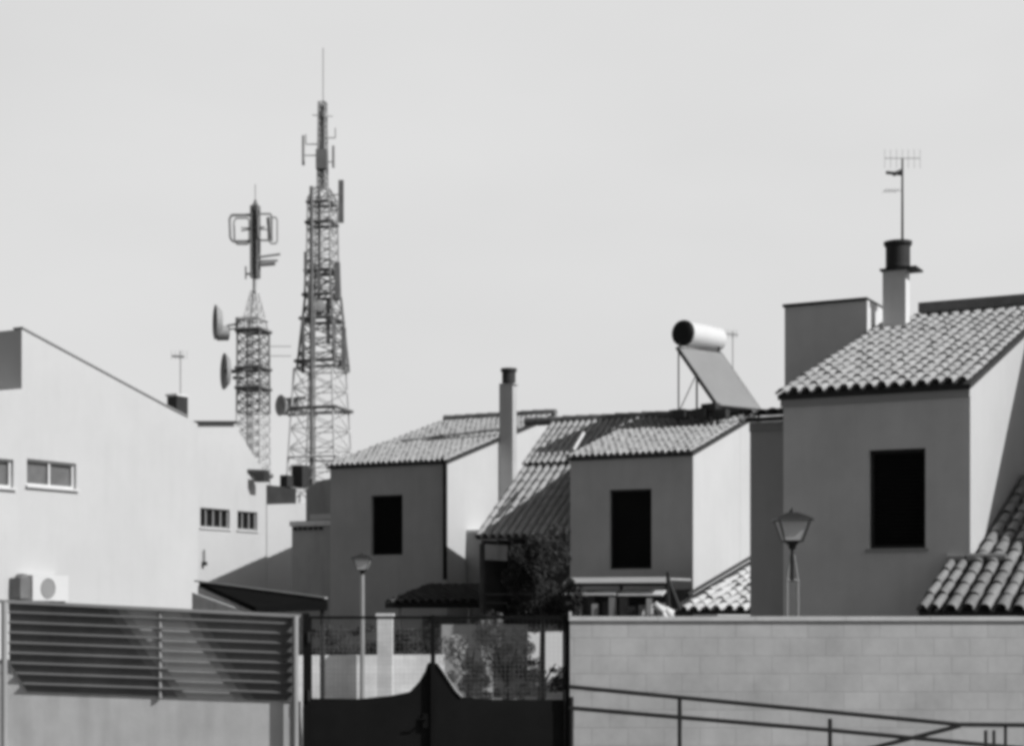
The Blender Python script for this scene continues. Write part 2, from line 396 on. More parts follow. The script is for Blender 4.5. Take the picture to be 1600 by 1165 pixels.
# lower body under the steep roof
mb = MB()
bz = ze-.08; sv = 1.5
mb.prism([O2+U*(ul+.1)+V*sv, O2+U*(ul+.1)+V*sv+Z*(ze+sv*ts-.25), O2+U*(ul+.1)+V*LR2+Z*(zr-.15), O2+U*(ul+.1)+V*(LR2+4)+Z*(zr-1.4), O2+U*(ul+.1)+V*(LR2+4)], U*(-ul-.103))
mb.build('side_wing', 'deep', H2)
hw = (.45, 1.2, .9, bz-.35)
for k in (0, .47):
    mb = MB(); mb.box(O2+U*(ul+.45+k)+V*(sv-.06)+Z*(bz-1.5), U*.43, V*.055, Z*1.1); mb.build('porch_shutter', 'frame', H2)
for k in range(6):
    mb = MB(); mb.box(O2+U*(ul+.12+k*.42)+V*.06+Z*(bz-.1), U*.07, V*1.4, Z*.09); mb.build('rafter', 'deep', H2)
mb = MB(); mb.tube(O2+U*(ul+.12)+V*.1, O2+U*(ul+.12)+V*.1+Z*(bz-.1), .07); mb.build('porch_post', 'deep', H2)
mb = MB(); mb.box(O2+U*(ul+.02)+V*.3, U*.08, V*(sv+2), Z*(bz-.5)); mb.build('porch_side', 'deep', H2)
for k in range(2):
    mb = MB(); mb.tube(O2+U*(ul+.2)+V*.1+Z*(bz-1.6+k*.22), O2+U*(-.05)+V*.1+Z*(bz-1.62+k*.23), .02); mb.build('rail', 'deep', H2)
mb = MB(); mb.box(O2+U*(ul+.02)-V*.02+Z*(ze-.06), U*(-ul-.04), V*.13, Z*.07); mb.build('gutter', 'frame', H2)
# main ridge
ra = on_line(816, O2+V*LR2, U)[0]; rb = on_line(1178, O2+V*LR2, U)[0]
ridge(H2, O2+V*LR2+U*ra*.97+Z*(zr+.20), O2+V*LR2+U*rb+Z*(zr+.16), .12)
# block behind the front block that carries the heater (to the right)
mb = MB(); mb.box(O2+U*(W2+.004)+V*3.2, U*(rb-W2), V*4.6, Z*(zr-.28)); mb.build('rear_wing', 'white', H2)
o = O2+U*(W2+.03)+V*3.05+Z*(zr-.16); S5 = (V+Z*.12).normalized()
roof(H2, o, U, rb-W2, S5, 1.2, mat='tile_dark', name='rear_wing_roof', per=.17)
# white cheek flashing
mb = MB(); a = P(896, 703, 41.6); b = P(912, 676, 42.6); mb.tube(a, b, .04, n=6); mb.build('flashing', 'coping', H2)
# tiled lean-to on the sunny side
uS = W2+.03
a0 = O2+U*(W2+.02)
ya = 36.0; pa = P(1058, 952, ya); S6 = (V+Z*.225).normalized()
mb = MB(); tiles(mb, pa, U, 4.0, S6, 5.2, per=.27, course=.42, h=.085, jitter=.03); deck(mb, pa, U, 4.0, S6, 5.2)
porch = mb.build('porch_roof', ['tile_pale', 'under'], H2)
mb = MB(); mb.tube(pa+Z*.07, pa+S6*5.2+Z*.07, .05); mb.tube(pa+Z*.19+S6*.6, pa+S6*5.2+Z*.2, .04)
mb.build('verge_beam', 'rail', H2)
mb = MB(); mb.box(pa-Z*pa.z+S6.xy.to_3d()*.15+U*.05, U*3.9, V*.2, Z*(pa.z-.13)); mb.build('porch_wall', 'white', H2)
# porch slab with dark opening
q = P(888, 905, 38.3); q2 = P(1046, 905, 37.2)
dd = (q2-q); dd.z = 0; Wp = dd.length; dd.normalize(); nn = Vector((-dd.y, dd.x, 0))
zt_ = zat(903, 38)
PR = thing('porch', G(965, 38), 'low open porch with pale beams over a dark opening below the middle house window', 'porch')
q.z = 0
mb = MB(); mb.box(q+Z*(zt_-.05), dd*Wp, nn*1.4, Z*.05); mb.build('top_slab', 'render_mid', PR)
mb = MB(); mb.box(q-nn*.05+Z*(zat(912, 38)-.05), dd*Wp, nn*.1, Z*.06); mb.build('rail', 'rail', PR)
mb = MB(); 
mb.prism([q-nn*.3+Z*zat(930, 38), q-nn*.3+Z*(zat(930, 38)+.03), q+nn*.02+Z*zat(919, 38), q+nn*.02+Z*(zat(919, 38)-.04)], dd*(Wp*.52)); mb.build('awning_strip', 'coping', PR)
mb = MB(); qq = q+dd*(Wp*.545)
mb.prism([qq-nn*.3+Z*zat(931, 38), qq-nn*.3+Z*(zat(931, 38)+.03), qq+nn*.02+Z*zat(920, 38), qq+nn*.02+Z*(zat(920, 38)-.04)], dd*(Wp*.43)); mb.build('awning_strip', 'coping', PR)
random.seed(21)
for k in range(11):
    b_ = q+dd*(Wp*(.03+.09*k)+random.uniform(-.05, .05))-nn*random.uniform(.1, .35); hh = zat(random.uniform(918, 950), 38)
    mb = MB(); mb.box(b_, dd*random.uniform(.05, .22)+nn*.03, nn*random.uniform(.05, .2), Z*hh); mb.build('stacked_board', random.choice(('deep', 'panel_and_shadow', 'trim', 'render_mid')), PR)
mb = MB(); mb.prism([q-nn*.25+Z*(zt_-.12), q-nn*.25+Z*(zt_-.10), q+Z*(zt_+.02), q+Z*(zt_-.01)], dd*Wp); mb.build('front_edge', 'trim', PR)
for k in (0.02, .53, .97):
    mb = MB(); mb.tube(q+dd*(Wp*k), q+dd*(Wp*k)+Z*(zt_-.06), .04); mb.build('post', 'rail', PR)
mb = MB(); mb.box(q+nn*1.45, dd*Wp, nn*.05, Z*(zat(920, 38))); mb.build('back_panel', 'panel_and_shadow', PR)
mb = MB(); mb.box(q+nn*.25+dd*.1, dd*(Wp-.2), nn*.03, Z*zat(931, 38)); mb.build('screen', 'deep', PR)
# pale crumpled sheet
mb = MB(); random.seed(3)
c = P(1030, 948, 35)
for k in range(9):
    a = c+Vector((random.uniform(-.25, .2), random.uniform(-.1, .1), random.uniform(-.3, .12)))
    mb.tube(a, a+Vector((random.uniform(.1, .3), 0, random.uniform(-.35, -.1))), random.uniform(.05, .09), n=6)
mb.tube(c+Vector((0, 0, -.25)), Vector((c.x, c.y, 0)), .03)
tag(mb.build('folded_parasol', 'cloth', smooth=True), 'crumpled pale cloth of a folded parasol right of the dark porch opening', 'parasol')
# thin pole at the verge
mb = MB(); c = G(1044, 35.5); mb.tube(c, Vector((c.x, c.y, zat(893, 35.5))), .045); mb.tube(P(1044, 905, 35.5), P(1062, 952, 35.5), .05)
tag(mb.build('washing_pole', 'rail'), 'dark bent pole standing left of the bright tiled porch roof', 'pole')

# ================================================================== SOLAR WATER HEATER
ys = 43.0
HT = thing('solar_water_heater', P(1110, 645, ys), 'solar water heater with white tank and sloping collector on the middle house ridge', 'water heater')
c0 = P(1066, 520, ys); ax = Vector((math.sin(R(42)), math.cos(R(42)), 0)); 
mb = MB(); mb.lathe(c0, [(0, .0), (.31, 0), (.325, .03), (.325, 1.54), (.27, 1.61), (0, 1.64)], 28, ax); mb.build('tank', 'tank', HT, smooth=False)
mb = MB(); mb.lathe(c0, [(0, -.07), (.25, -.065), (.325, -.02), (.337, .02), (.337, .08), (.326, .08)], 28, ax); mb.build('end_cap', 'cap', HT)
px_ = Vector((ax.y, -ax.x, 0))
cb = P(1058, 541, ys-.1); ax2 = Vector((math.sin(R(52)), math.cos(R(52)), 0)); down = (P(1122, 634, ys-.68)-cb)
lenx = ax2*1.62
pn = lenx.cross(down).normalized()
if pn.z < 0: pn = -pn
mb = MB(); mb.box(cb, lenx, down, -pn*.08); col = mb.build('collector', 'rail', HT)
mb = MB(); dn = down.normalized(); mb.box(cb+ax2*.04+dn*.04+pn*.003, ax2*1.54, dn*(down.length-.08), pn*.006); mb.build('glass', 'collector', col)
mb = MB()
zb = zat(645, ys)
for k in (0.05, 1.55):
    a = cb+ax2*k; mb.tube(a, Vector((a.x, a.y, zb)), .02, n=6)
    b = cb+ax2*k+down*.98; mb.tube(Vector((a.x, a.y, zb)), b, .02, n=6); m_ = cb+ax2*k+down*.45
    mb.tube(Vector((a.x, a.y, zb)), m_, .014, n=6); mb.tube(Vector((m_.x, m_.y, zb)), m_, .025, n=6)
for k in (.05, 1.55):
    for e in (0, .95):
        a = cb+ax2*k+down*e; mb.tube((a.x, a.y, zb-.6), (a.x, a.y, zb), .03, n=6)
a1_, a2_ = cb+ax2*.1, cb+ax2*1.5
for q_ in (a1_, a2_): mb.tube(q_, q_+Z*.12+ax*.02, .03, n=6)
mb.build('support_frame', 'rail', HT)
mb = MB(); b = cb+down*.62+px_*-.02; mb.box(Vector((b.x-.02, b.y, zb)), px_*.45, ax*1.1, Z*.18); mb.build('ballast_box', 'rail', HT)
mb = MB()
for k in range(3):
    a = P(1050+k*32, 654, ys-.25-k*.25); mb.box(a, U*.34, V*.3, Z*.24)
mb.build('foot_block', 'pot', HT)
mb = MB(); mb.path([c0+ax*.2-Z*.26, c0+ax*.2-Z*.6+px_*.15, cb+ax*.1+down*.5-Z*.2], .012, n=6); mb.build('pipe', 'galv', HT)
# small aerial behind it
a = P(1145, 640, 48)
SA = thing('tv_aerial', a, 'tiny television aerial just right of the white solar tank', 'aerial')
mb = MB(); mb.tube(a, P(1145, 518, 48), .016, n=5); mb.build('mast', 'galv', SA)
mb = MB(); mb.tube(P(1131, 521, 48), P(1153, 523, 48), .02, n=5)
for k in range(5): mb.tube(P(1133+4.5*k, 515, 48), P(1133+4.5*k, 528, 48), .008, n=4)
mb.build('boom', 'galv', SA)

# ================================================================== HOUSE 1 (left of middle)
O1 = G(516, 50.0); W1 = on_line(699, O1, U)[0]; He1 = zat(729, 50.0); t1 = .290
w = [on_line(580, O1, U)[0], on_line(629, O1, U)[0]]; yw = (O1+U*w[0]).y
h1 = (w[0], w[1], zat(867, yw), zat(774, yw)); LR1 = 6.8
H1 = house('house', 'farther house with small dark window, drainpipe at its corner and tall slim chimney', O1, W1, He1-.02,
           [(LR1, He1-.02+LR1*t1), (LR1+4, He1-.02+LR1*t1-4*t1)], [h1], sill=False)
ol = O1-U*.08+Z*(He1+.07)-sl(t1)*.16
Lh = (LR1+.15)/math.cos(math.atan(t1))
r = MB(); tiles(r, ol, U, W1+.12, sl(t1), Lh*.5, per=.18, course=.35); deck(r, ol, U, W1+.12, sl(t1), Lh*.5)
o5 = ol+sl(t1)*(Lh*.5)+Z*.0; tiles(r, o5, U, W1+.12, sl(t1), Lh*.5, per=.18, course=.35, h=.04); deck(r, o5, U, W1+.12, sl(t1), Lh*.5)
r.build('roof', ['tile', 'under'], H1)
# row of dark capping tiles across the roof
a = P(626, 700, (O1+V*2.4).y); 
s1 = 2.9
ua = on_line(626, O1+V*s1, U)[0]
pA = O1+V*s1+U*ua+Z*(He1+.12+t1*s1); pB = O1+V*4.3+U*(W1+.05)+Z*(He1+.12+t1*4.3)
ridge(H1, pA, pB, .075, 'tile_dark')
rr = on_line(858, O1+V*LR1, U)[0]
ridge(H1, O1+V*LR1+Z*(He1+.13+t1*LR1), O1+V*LR1+U*(W1+.12)+Z*(He1+.13+t1*LR1), .12)
mb = MB(); dp = O1+U*(W1-.03)-V*.09
mb.path([dp+Z*(He1-.02), dp+Z*zat(905, dp.y)], .06); mb.tube(dp+Z*(He1-.02), dp+Z*(He1-.02)-U*.1+Z*.12, .06)
mb.build('drainpipe', 'black', H1)
# chimney on the side wall
s_, cp = on_line(780, O1+U*(W1+.02), V)
c1s, cp1 = on_line(801, cp, U)
zc = zat(602, cp.y)
mb = MB(); mb.box(cp+Z*1.5, U*c1s*1.0, V*.26, Z*(zc-1.5)); chm = mb.build('chimney', 'render', H1)
cc = cp+U*(c1s/2+.03)+V*.13
mb = MB(); mb.box(cc+Z*zc-U*.25-V*.16, U*.5, V*.32, Z*.05); mb.build('chimney_plate', 'trim', chm)
mb = MB(); mb.lathe(cc+Z*(zc+.051), [(.19, 0), (.21, .05), (.21, .36), (.25, .37), (.25, .46), (.21, .46), (.19, .40), (0, .39)], 20); mb.build('chimney_pot', 'pot', chm)
# annex to the right of the side wall
a = O1+U*(W1+.004)+V*1.1; ua = 1.4
mb = MB(); mb.box(a, U*ua*.75, V*1.2, Z*zat(832, a.y)); mb.build('annex', 'render_mid', H1)
mb = MB(); mb.box(a+Z*zat(832, a.y), U*(ua*.75+.05), V*1.2, Z*.08); mb.build('annex_coping', 'coping', H1)

# annex left of house 1 (px 452-516)
OA = G(456, 53); WA = on_line(522, OA, U)[0]
AN = thing('garage', OA+U*WA/2, 'low flat-roofed annex in shade between the white houses and the farther house', 'outbuilding')
mb = MB(); mb.box(OA, U*WA, V*3, Z*zat(822, 53)); mb.build('wall', 'render_mid', AN)
mb = MB(); mb.box(OA-U*.05-V*.06+Z*zat(822, 53), U*(WA+.1), V*3.1, Z*.16); mb.build('parapet', 'coping', AN)
mb = MB()
for k in range(6): mb.box(OA+U*(.1+k*.2)-V*.10+Z*(zat(822, 53)-.13), U*.09, V*.09, Z*.1)
mb.build('corbel', 'pot', AN)
OB = G(478, 62); WB = on_line(540, OB, U)[0]
mb = MB(); mb.prism([OB, OB+Z*zat(765, 62), OB+U*.5+Z*zat(752, 62), OB+U*(WB)+Z*zat(745, 62), OB+U*WB], V*4)
BB = thing('house', OB, 'dark grey house end glimpsed behind the farther house at its left eave', 'house', 'terraced houses')
mb.build('wall', 'render_mid', BB)
mb = MB(); mb.box(OB-V*.05+U*.2+Z*(zat(812, 62)), U*(WB-.2), V*.05, Z*.2); mb.build('string_course', 'coping', BB)

# ================================================================== LEFT WHITE HOUSES
def sidewall(name, label, px_a, Y, tops, holes_px, depth=7, group='terraced houses', winopt=None):
    """wall running along V, facing U; anchored where px_a is at distance Y (far end). tops: [(px,py)...] left to right"""
    A = G(px_a, Y)
    pts = []
    for px, py in tops:
        s, q = on_line(px, A, V); pts.append((s, zat(py, q.y)))
    s0, s1 = pts[0][0], pts[-1][0]
    root = thing(name, A+V*(s0+s1)/2, label, 'house', group)
    holes = []
    for (x0, x1, y0, y1) in holes_px:
        sa, qa = on_line(x0, A, V); sb, qb = on_line(x1, A, V)
        holes.append((sa-s0, sb-s0, zat(y1, qb.y), zat(y0, qb.y)))
    zt = (max(h[3] for h in holes)+.15) if holes else .5
    B = A+V*s0
    mb = MB(); wall_holes(mb, B, V, s1-s0, 0, zt, holes, .14, -U)
    poly = [B+Z*zt]+[B+V*(s-s0)+Z*z for s, z in pts]+[B+V*(s1-s0)+Z*zt]
    mb.face(poly)
    full = [B]+[B+V*(s-s0)+Z*z for s, z in pts]+[B+V*(s1-s0)]
    off = -U*depth
    mb.face([p+off for p in full])
    n = len(full)
    for i in range(n-1): mb.face([full[i], full[i+1], full[i+1]+off, full[i]+off])
    mb.build('wall', 'white', root)
    return root, A, B, s0, pts, holes
tp = [(-60, 614), (33.9, 607), (34, 514), (270, 641), (292, 652), (309, 662)]
L1, A1, B1, s01, pt1, ho1 = sidewall('house', 'large bright white house on the left with a long sloping roof edge', 309, 40, tp, [(-26, 21, 718, 762), (42, 119, 724, 764)])
for k, h in enumerate(ho1):
    f = window(L1, B1, V, -U, h, .14, mat='pane', slats=False, frame='pale_frame', muntin=1)
    s = MB(); s.box(B1+V*(h[0]-.05)+Z*(h[2]-.05)-U*.05, V*(h[1]-h[0]+.1), U*.12, Z*.045); s.build('sill', 'ac', f)
mb = MB()
for (s, z), (s2, z2) in zip(pt1[2:5], pt1[3:5]):
    a = A1+V*s+Z*(z+.02); b = A1+V*s2+Z*(z2+.02)
    mb.box(a-U*.25, (b-a), U*.28, Z*.03)
mb.build('verge_edge', 'render_mid', L1)
# chimney + aerial
c = G(261, 39.8); cw = on_line(276, c, U)[0]; zt1 = zat(619, c.y)
mb = MB(); mb.box(c+Z*(zt1-1.0), U*cw, V*.42, Z*1.0); chl = mb.build('chimney', ['pot'], L1)
mb = MB(); mb.box(c+Z*zt1-U*.03-V*.03, U*(cw+.06), V*.48, Z*.05); mb.build('chimney_cap', 'coping', chl)
a = P(282, 650, c.y+.4)
A2 = thing('tv_aerial', a, 'pale television aerial beside the small dark chimney of the white house', 'aerial')
mb = MB(); mb.tube(a, P(282, 548, c.y+.4), .016, n=6); mb.build('mast', 'galv', A2)
mb = MB(); mb.tube(P(269, 556, c.y+.4), P(288, 557, c.y+.4), .03, n=6)
for k in range(5): mb.tube(P(268+6*k, 547, c.y+.4), P(268+6*k, 562, c.y+.4), .005, n=4)
mb.build('boom', 'galv', A2)
# air conditioner
s, q = on_line(86, A1, V); s2, q2 = on_line(30, A1, V)
Y = q.y
AC = thing('air_conditioner', q+U*.2+Z*zat(938, Y), 'white air conditioner low on the large white house wall above the slatted fence', 'air conditioner')
h_ = zat(899, Y)-zat(938, Y); z0 = zat(938, Y)
mb = MB(); mb.box(q2+U*.02+Z*z0, V*(s-s2), U*.36, Z*h_); mb.build('casing', 'ac', AC)
fcn = q2+V*(s-s2)*.42+U*.381+Z*(z0+h_*.48)
mb = MB(); mb.lathe(fcn, [(0, .0), (.2, .0), (.21, .015), (.22, 0)], 20, U); mb.build('fan_grille', 'ac_fan', AC)
mb = MB()
for k in (.1, .85):
    mb = MB(); mb.box(q2+V*((s-s2)*k)+Z*(z0-.08), V*.04, U*.4, Z*.07); mb.build('bracket', 'rail', AC)
s3, q3 = on_line(14, A1, V)
bx = MB(); bx.box(q3+U*.02+Z*zat(934, q3.y), V*.38, U*.3, Z*.42); bx.lathe(q3+U*.17+V*.19+Z*(zat(934, q3.y)+.42), [(.15, 0), (.10, .08), (0, .1)], 12)
tag(bx.build('meter_box', 'steel_dark'), 'grey box hanging left of the white air conditioner', 'box')

tp = [(284, 661), (366, 661), (392, 705), (416, 742)]
L2, A2_, B2, s02, pt2, ho2 = sidewall('house', 'second white house with a pair of small louvred windows', 416, 55, tp,
                                       [(313, 359, 796, 826), (371, 402, 800, 829)], depth=5)
for h, mn in zip(ho2, (3, 2)):
    f = window(L2, B2, V, -U, h, .14, mat='shutter', slats=False, frame='galv', muntin=mn)
    s = MB(); s.box(B2+V*(h[0]-.05)+Z*(h[2]-.05)-U*.05, V*(h[1]-h[0]+.1), U*.1, Z*.04); s.build('sill', 'ac', f)
mb = MB(); (s, z), (s2, z2) = pt2[0], pt2[1]
a = A2_+V*s+Z*(z-.02); b = A2_+V*s2+Z*(z2-.02); mb.box(a-U*.3, b-a, U*.42, Z*.09); mb.build('eave_edge', 'rail', L2)
mb = MB(); a = on_line(315, A2_, V)[1]; mb.box(a+Z*zat(883, a.y)+U*.01, V*.12, U*.12, Z*.12); mb.tube(a+Z*zat(883, a.y)+U*.06+V*.06, a+Z*zat(858, a.y)+U*.06+V*.06, .02)
mb.build('wall_light', 'rail', L2)
mb = MB(); a = P(376, 738, 54); mb.box(a, Vector((1.0*.7, .3, 0)), V*.3, Z*.12); mb.box(P(398, 752, 54), Vector((.3, 0, 0)), V*.3, Z*.3); mb.build('roof_vent', 'pot', L2)

L3, A3_, B3, s03, pt3, ho3 = sidewall('house', 'third white house wall, partly shaded, under a dark rooftop block', 478, 57.3, [(417, 788), (440, 787), (478, 786)], [], depth=6)
s, q = on_line(417, A3_, V); s2, q2 = on_line(474, A3_, V)
mb = MB(); zb = zat(786, q.y)
mb.box(q-U*1.5+Z*(zb+.0), V*(s2-s), U*1.2, Z*.65); mb.build('rooftop_block', 'pot', L3)
mb = MB(); c = P(443, 760, q.y+1.5); mb.box(c-U*.15, U*.3, V*.35, Z*.4); mb.build('chimney', 'pot', L3)
mb = MB(); c = P(466, 760, q.y+2.5); mb.box(c-U*.28, U*.45, V*.45, Z*.75); mb.build('chimney', 'pot', L3)

# ================================================================== CANOPIES
def slab(pts, th): 
    mb = MB(); mb.prism(pts, Z*th); return mb
a, b, c, d = P(311, 916, 33), P(512, 943, 30.5), P(512, 953, 27.5), P(400, 957, 27.0)
CN = thing('canopy', Vector(((a.x+c.x)/2, (a.y+c.y)/2, 0)), 'dark sloping canopy edge behind the slatted fence and second white house', 'canopy')
slab([a, b, c, d], .09).build('sheet', 'matte_black', CN)
mb = MB(); mb.prism([a+Z*.093, b+Z*.093, b+Z*.093+Vector((0, -.5, 0)), a+Z*.093+Vector((0, -.5, 0))], Z*.03); mb.build('edge_strip', 'trim', CN)
for p in (b, c, d):
    mb = MB(); mb.tube(Vector((p.x-.1, p.y+.1, 0)), p+Vector((-.1, .1, 0)), .04); mb.build('post', 'rail', CN)
# low wall behind fence seen under the canopy
mb = MB(); a = G(300, 30); b = G(402, 27.3); mb.prism([a, b, b+Z*zat(962, 27.3), a+Z*zat(925, 30)], Vector((0, .2, 0)))
tag(mb.build('garden_wall', 'concrete'), 'rough pale sloping wall under the left end of the dark canopy', 'wall')

OP = P(602, 941, 43.5); s, q = on_line(812, Vector((OP.x, OP.y, 0)), Vector((1, -.05, 0)))
Wp2 = s; Ap = Vector((1, -.05, 0)).normalized(); Sp = (Vector((.3, 1, 0)).normalized()+Z*.145).normalized()
CP = thing('porch_roof', Vector((OP.x+1.4, OP.y, 0)), 'low dark tiled porch roof in front of the farther house above the gate', 'porch roof')
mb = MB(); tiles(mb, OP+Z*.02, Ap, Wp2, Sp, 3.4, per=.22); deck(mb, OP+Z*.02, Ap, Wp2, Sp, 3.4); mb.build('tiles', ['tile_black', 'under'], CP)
mb = MB(); mb.box(OP-Z*.14-Vector((0, .05, 0)), Ap*Wp2, Vector((0, .05, 0)), Z*.13); mb.build('fascia', 'black', CP)
for k in (.35, 2.2):
    mb = MB(); p = OP+Ap*k+Vector((0, .2, 0)); mb.tube(Vector((p.x, p.y, 0)), p-Z*.1, .05); mb.build('post', 'render_mid', CP)
mb = MB(); p = OP+Vector((.9, 1.2, 0)); mb.box(Vector((p.x, p.y, 0)), Vector((2.6, 0, 0)), Vector((0, .06, 0)), Z*(OP.z-.35)); mb.build('back_screen', 'panel_and_shadow', CP)

# ================================================================== YARD BEHIND THE GATE
Yw = 39.2
mb = MB(); a = G(462, 38.0); b = G(694, 38.6)
zt = zat(1023, 38.2)
mb.prism([a, b, b+Z*zt, a+Z*zt], Vector((0, .2, 0)))
YW = mb.build('yard_wall', 'white_block'); tag(YW, 'low white block wall seen through the left half of the gate mesh', 'wall')
mb = MB(); c = G(601, 37.5); mb.box(c-Vector((.17, 0, 0)), Vector((.34, 0, 0)), Vector((0, .34, 0)), Z*zat(962, 37.6)); mb.box(c+Vector((-.2, -.03, zat(962, 37.6))), Vector((.4, 0, 0)), Vector((0, .4, 0)), Z*.06)
tag(mb.build('wall_pillar', 'white_block'), 'square white pillar rising from the low white wall behind the gate', 'pillar')
mb = MB(); c = G(762, 36); mb.box(c-Vector((.13, 0, 0)), Vector((.24, 0, 0)), Vector((0, .24, 0)), Z*zat(968, 36))
tag(mb.build('garden_pillar', 'white'), 'small pale pillar top among the bushes behind the right gate leaf', 'pillar')
mb = MB(); a = G(825, 34); b = G(905, 34.6); z1 = zat(986, 34)
mb.prism([a, b, b+Z*z1, a+Z*(z1-.02)], Vector((0, .2, 0)))
tag(mb.build('garden_wall', 'white'), 'bright white wall patch behind the bushes at the right edge of the gate', 'wall')
mb = MB(); a = G(808, 30); b = G(905, 29); mb.prism([a, b, b+Z*.62, a+Z*.62], Vector((0, 1.4, 0)))
tag(mb.build('planter', 'concrete'), 'low grey concrete planter at the foot of the bushes', 'planter')

def leaves(mb, c, rad, n, size, seed=0):
    rnd = random.Random(seed); c = Vector(c)
    cl = [(Vector((rnd.uniform(-.95, .95)*rad[0], rnd.uniform(-.9, .9)*rad[1], rnd.uniform(-1, .9)*rad[2])), rnd.choice((.12, .2, .3, .42))) for _ in range(26)]
    for i in range(n):
        q, rr = cl[rnd.randrange(len(cl))]
        d = Vector((rnd.gauss(0, 1), rnd.gauss(0, 1), rnd.gauss(0, 1))).normalized()*rr*rnd.uniform(.5, 1.1)
        p = c+q+Vector((d.x*rad[0], d.y*rad[1], d.z*rad[2]))
        if p.z < .03: continue
        a = Vector((rnd.gauss(0, 1), rnd.gauss(0, 1), rnd.gauss(0, 1))).normalized(); b = a.orthogonal().normalized()
        s = size*rnd.uniform(.6, 1.4)
        mb.face([p-a*s, p-b*s*.45, p+a*s, p+b*s*.45])
def shrub(name, px, pyc, Y, rad, n, size, mat, label, cat, seed, group=None):
    c = P(px, pyc, Y); root = thing(name, (c.x, c.y, 0), label, cat, group)
    mb = MB(); leaves(mb, c, rad, n, size, seed); mb.build('foliage' if cat != 'tree' else 'crown', mat, root)
    mb = MB(); rnd = random.Random(seed)
    mb.tube((c.x, c.y, 0), (c.x+.03, c.y, c.z-.1), .07, .04, n=7)
    for k in range(6):
        e = c+Vector((rnd.uniform(-.6, .6)*rad[0], rnd.uniform(-.6, .6)*rad[1], rnd.uniform(0, .8)*rad[2]))
        mb.tube((c.x+.02, c.y, max(.05, c.z-rad[2]*.6)), e, .03, .01, n=5)
    mb.build('trunk', 'bark', root)
shrub('leafy_tree', 846, 897, 29.5, (.60, .5, .72), 14000, .036, 'leaf', 'dark leafy tree rising behind the right gate leaf in front of the steep roof', 'tree', 1)
gb = 'bushes behind the gate'
shrub('garden_bush', 732, 1035, 31.5, (.62, .5, .66), 5000, .032, 'leaf_mid', 'grey leafy bush just right of the central gate post', 'bush', 2, gb)
shrub('garden_bush', 790, 1030, 30.5, (.62, .5, .7), 5000, .032, 'leaf_mid', 'tallest leafy bush at the middle of the right gate leaf', 'bush', 3, gb)
shrub('garden_bush', 848, 1052, 32.0, (.5, .4, .3), 2500, .035, 'leaf', 'low dark bush in front of the bright white wall patch', 'bush', 4, gb)
shrub('garden_bush', 540, 1003, 40.2, (1.0, .3, .42), 3500, .04, 'leaf', 'dark bush behind the low white wall beside the far street lamp', 'bush', 5, gb)
shrub('garden_bush', 645, 1003, 40.0, (.5, .3, .4), 2000, .04, 'leaf', 'dark bush right of the square white pillar', 'bush', 6, gb)

mb = MB(); a = G(690, 42); b = G(890, 42.3); mb.prism([a, b, b+Z*zat(975, 42), a+Z*zat(975, 42)], Vector((0, .2, 0)))
tag(mb.build('garden_wall', 'render_mid'), 'long weathered garden wall far behind the bushes, under the tiled porch roof', 'wall')
# ================================================================== GATE
Yg = 18.6
gx = lambda px: (px-800)/F*Yg
gz = lambda py: zat(py, Yg)
GT = thing('double_gate', ((gx(475)+gx(888))/2, Yg, 0), 'black double gate with sheet metal below and wire mesh above, peaked in the middle', 'gate')
def vbar(mb, px, w, z0, z1, y=Yg, d=.06): mb.box((gx(px)-w/2, y-d/2, z0), (w, 0, 0), (0, d, 0), (0, 0, z1-z0))
for px in (479, 886):
    mb = MB(); vbar(mb, px, .07 if px < 500 else .05, 0, gz(957), d=.09); mb.build('gate_post', 'black', GT)
for (a, b, side) in ((484, 676, 0), (677, 882, 1)):
    mb = MB(); w_ = .022
    vbar(mb, a+1.5, w_, .05, gz(962)); vbar(mb, b-1.5, w_, .05, gz(962))
    mb.box((gx(a)+w_, Yg-.03, gz(962)-.03), (gx(b)-gx(a)-2*w_, 0, 0), (0, .06, 0), (0, 0, .03))
    leaf = mb.build('gate_leaf', 'black', GT)
    if side == 0: top = [(484, 1090), (560, 1091), (610, 1086), (640, 1080), (655, 1064), (664, 1048), (668, 1036), (672, 1034), (676, 1034)]
    else: top = [(677, 1034), (684, 1036), (697, 1055), (712, 1078), (722, 1088), (770, 1092), (882, 1092)]
    mb = MB(); mb.prism([(gx(top[0][0]), Yg-.012, .08)]+[(gx(x), Yg-.012, gz(y)) for x, y in top]+[(gx(top[-1][0]), Yg-.012, .08)], (0, .012, 0)); mb.build('sheet_panel', 'gate', leaf)
    if side == 1:
        mb = MB()
        for (x0, y0), (x1, y1) in zip(top[1:4], top[2:5]): mb.tube((gx(x0), Yg-.02, gz(y0)), (gx(x1), Yg-.02, gz(y1)), .012, n=6)
        mb.build('edge_highlight', 'galv', leaf)  # pale tube in place of the highlight along the sloping sheet edge
    mb = MB(); step = .05
    nx = int((gx(b)-gx(a)-2*w_)/step)
    for k in range(1, nx+1):
        x = gx(a)+w_+k*(gx(b)-gx(a)-2*w_)/(nx+1)
        mb.box((x-.0013, Yg+.004, gz(1094)), (.0018, 0, 0), (0, .0018, 0), (0, 0, gz(964)-gz(1094)))
    for k in range(1, 19):
        z = gz(1094)+k*step
        if z < gz(966): mb.box((gx(a)+w_, Yg+.008, z), (gx(b)-gx(a)-2*w_, 0, 0), (0, .0018, 0), (0, 0, .0018))
    mb.build('wire_mesh', 'galv', leaf)
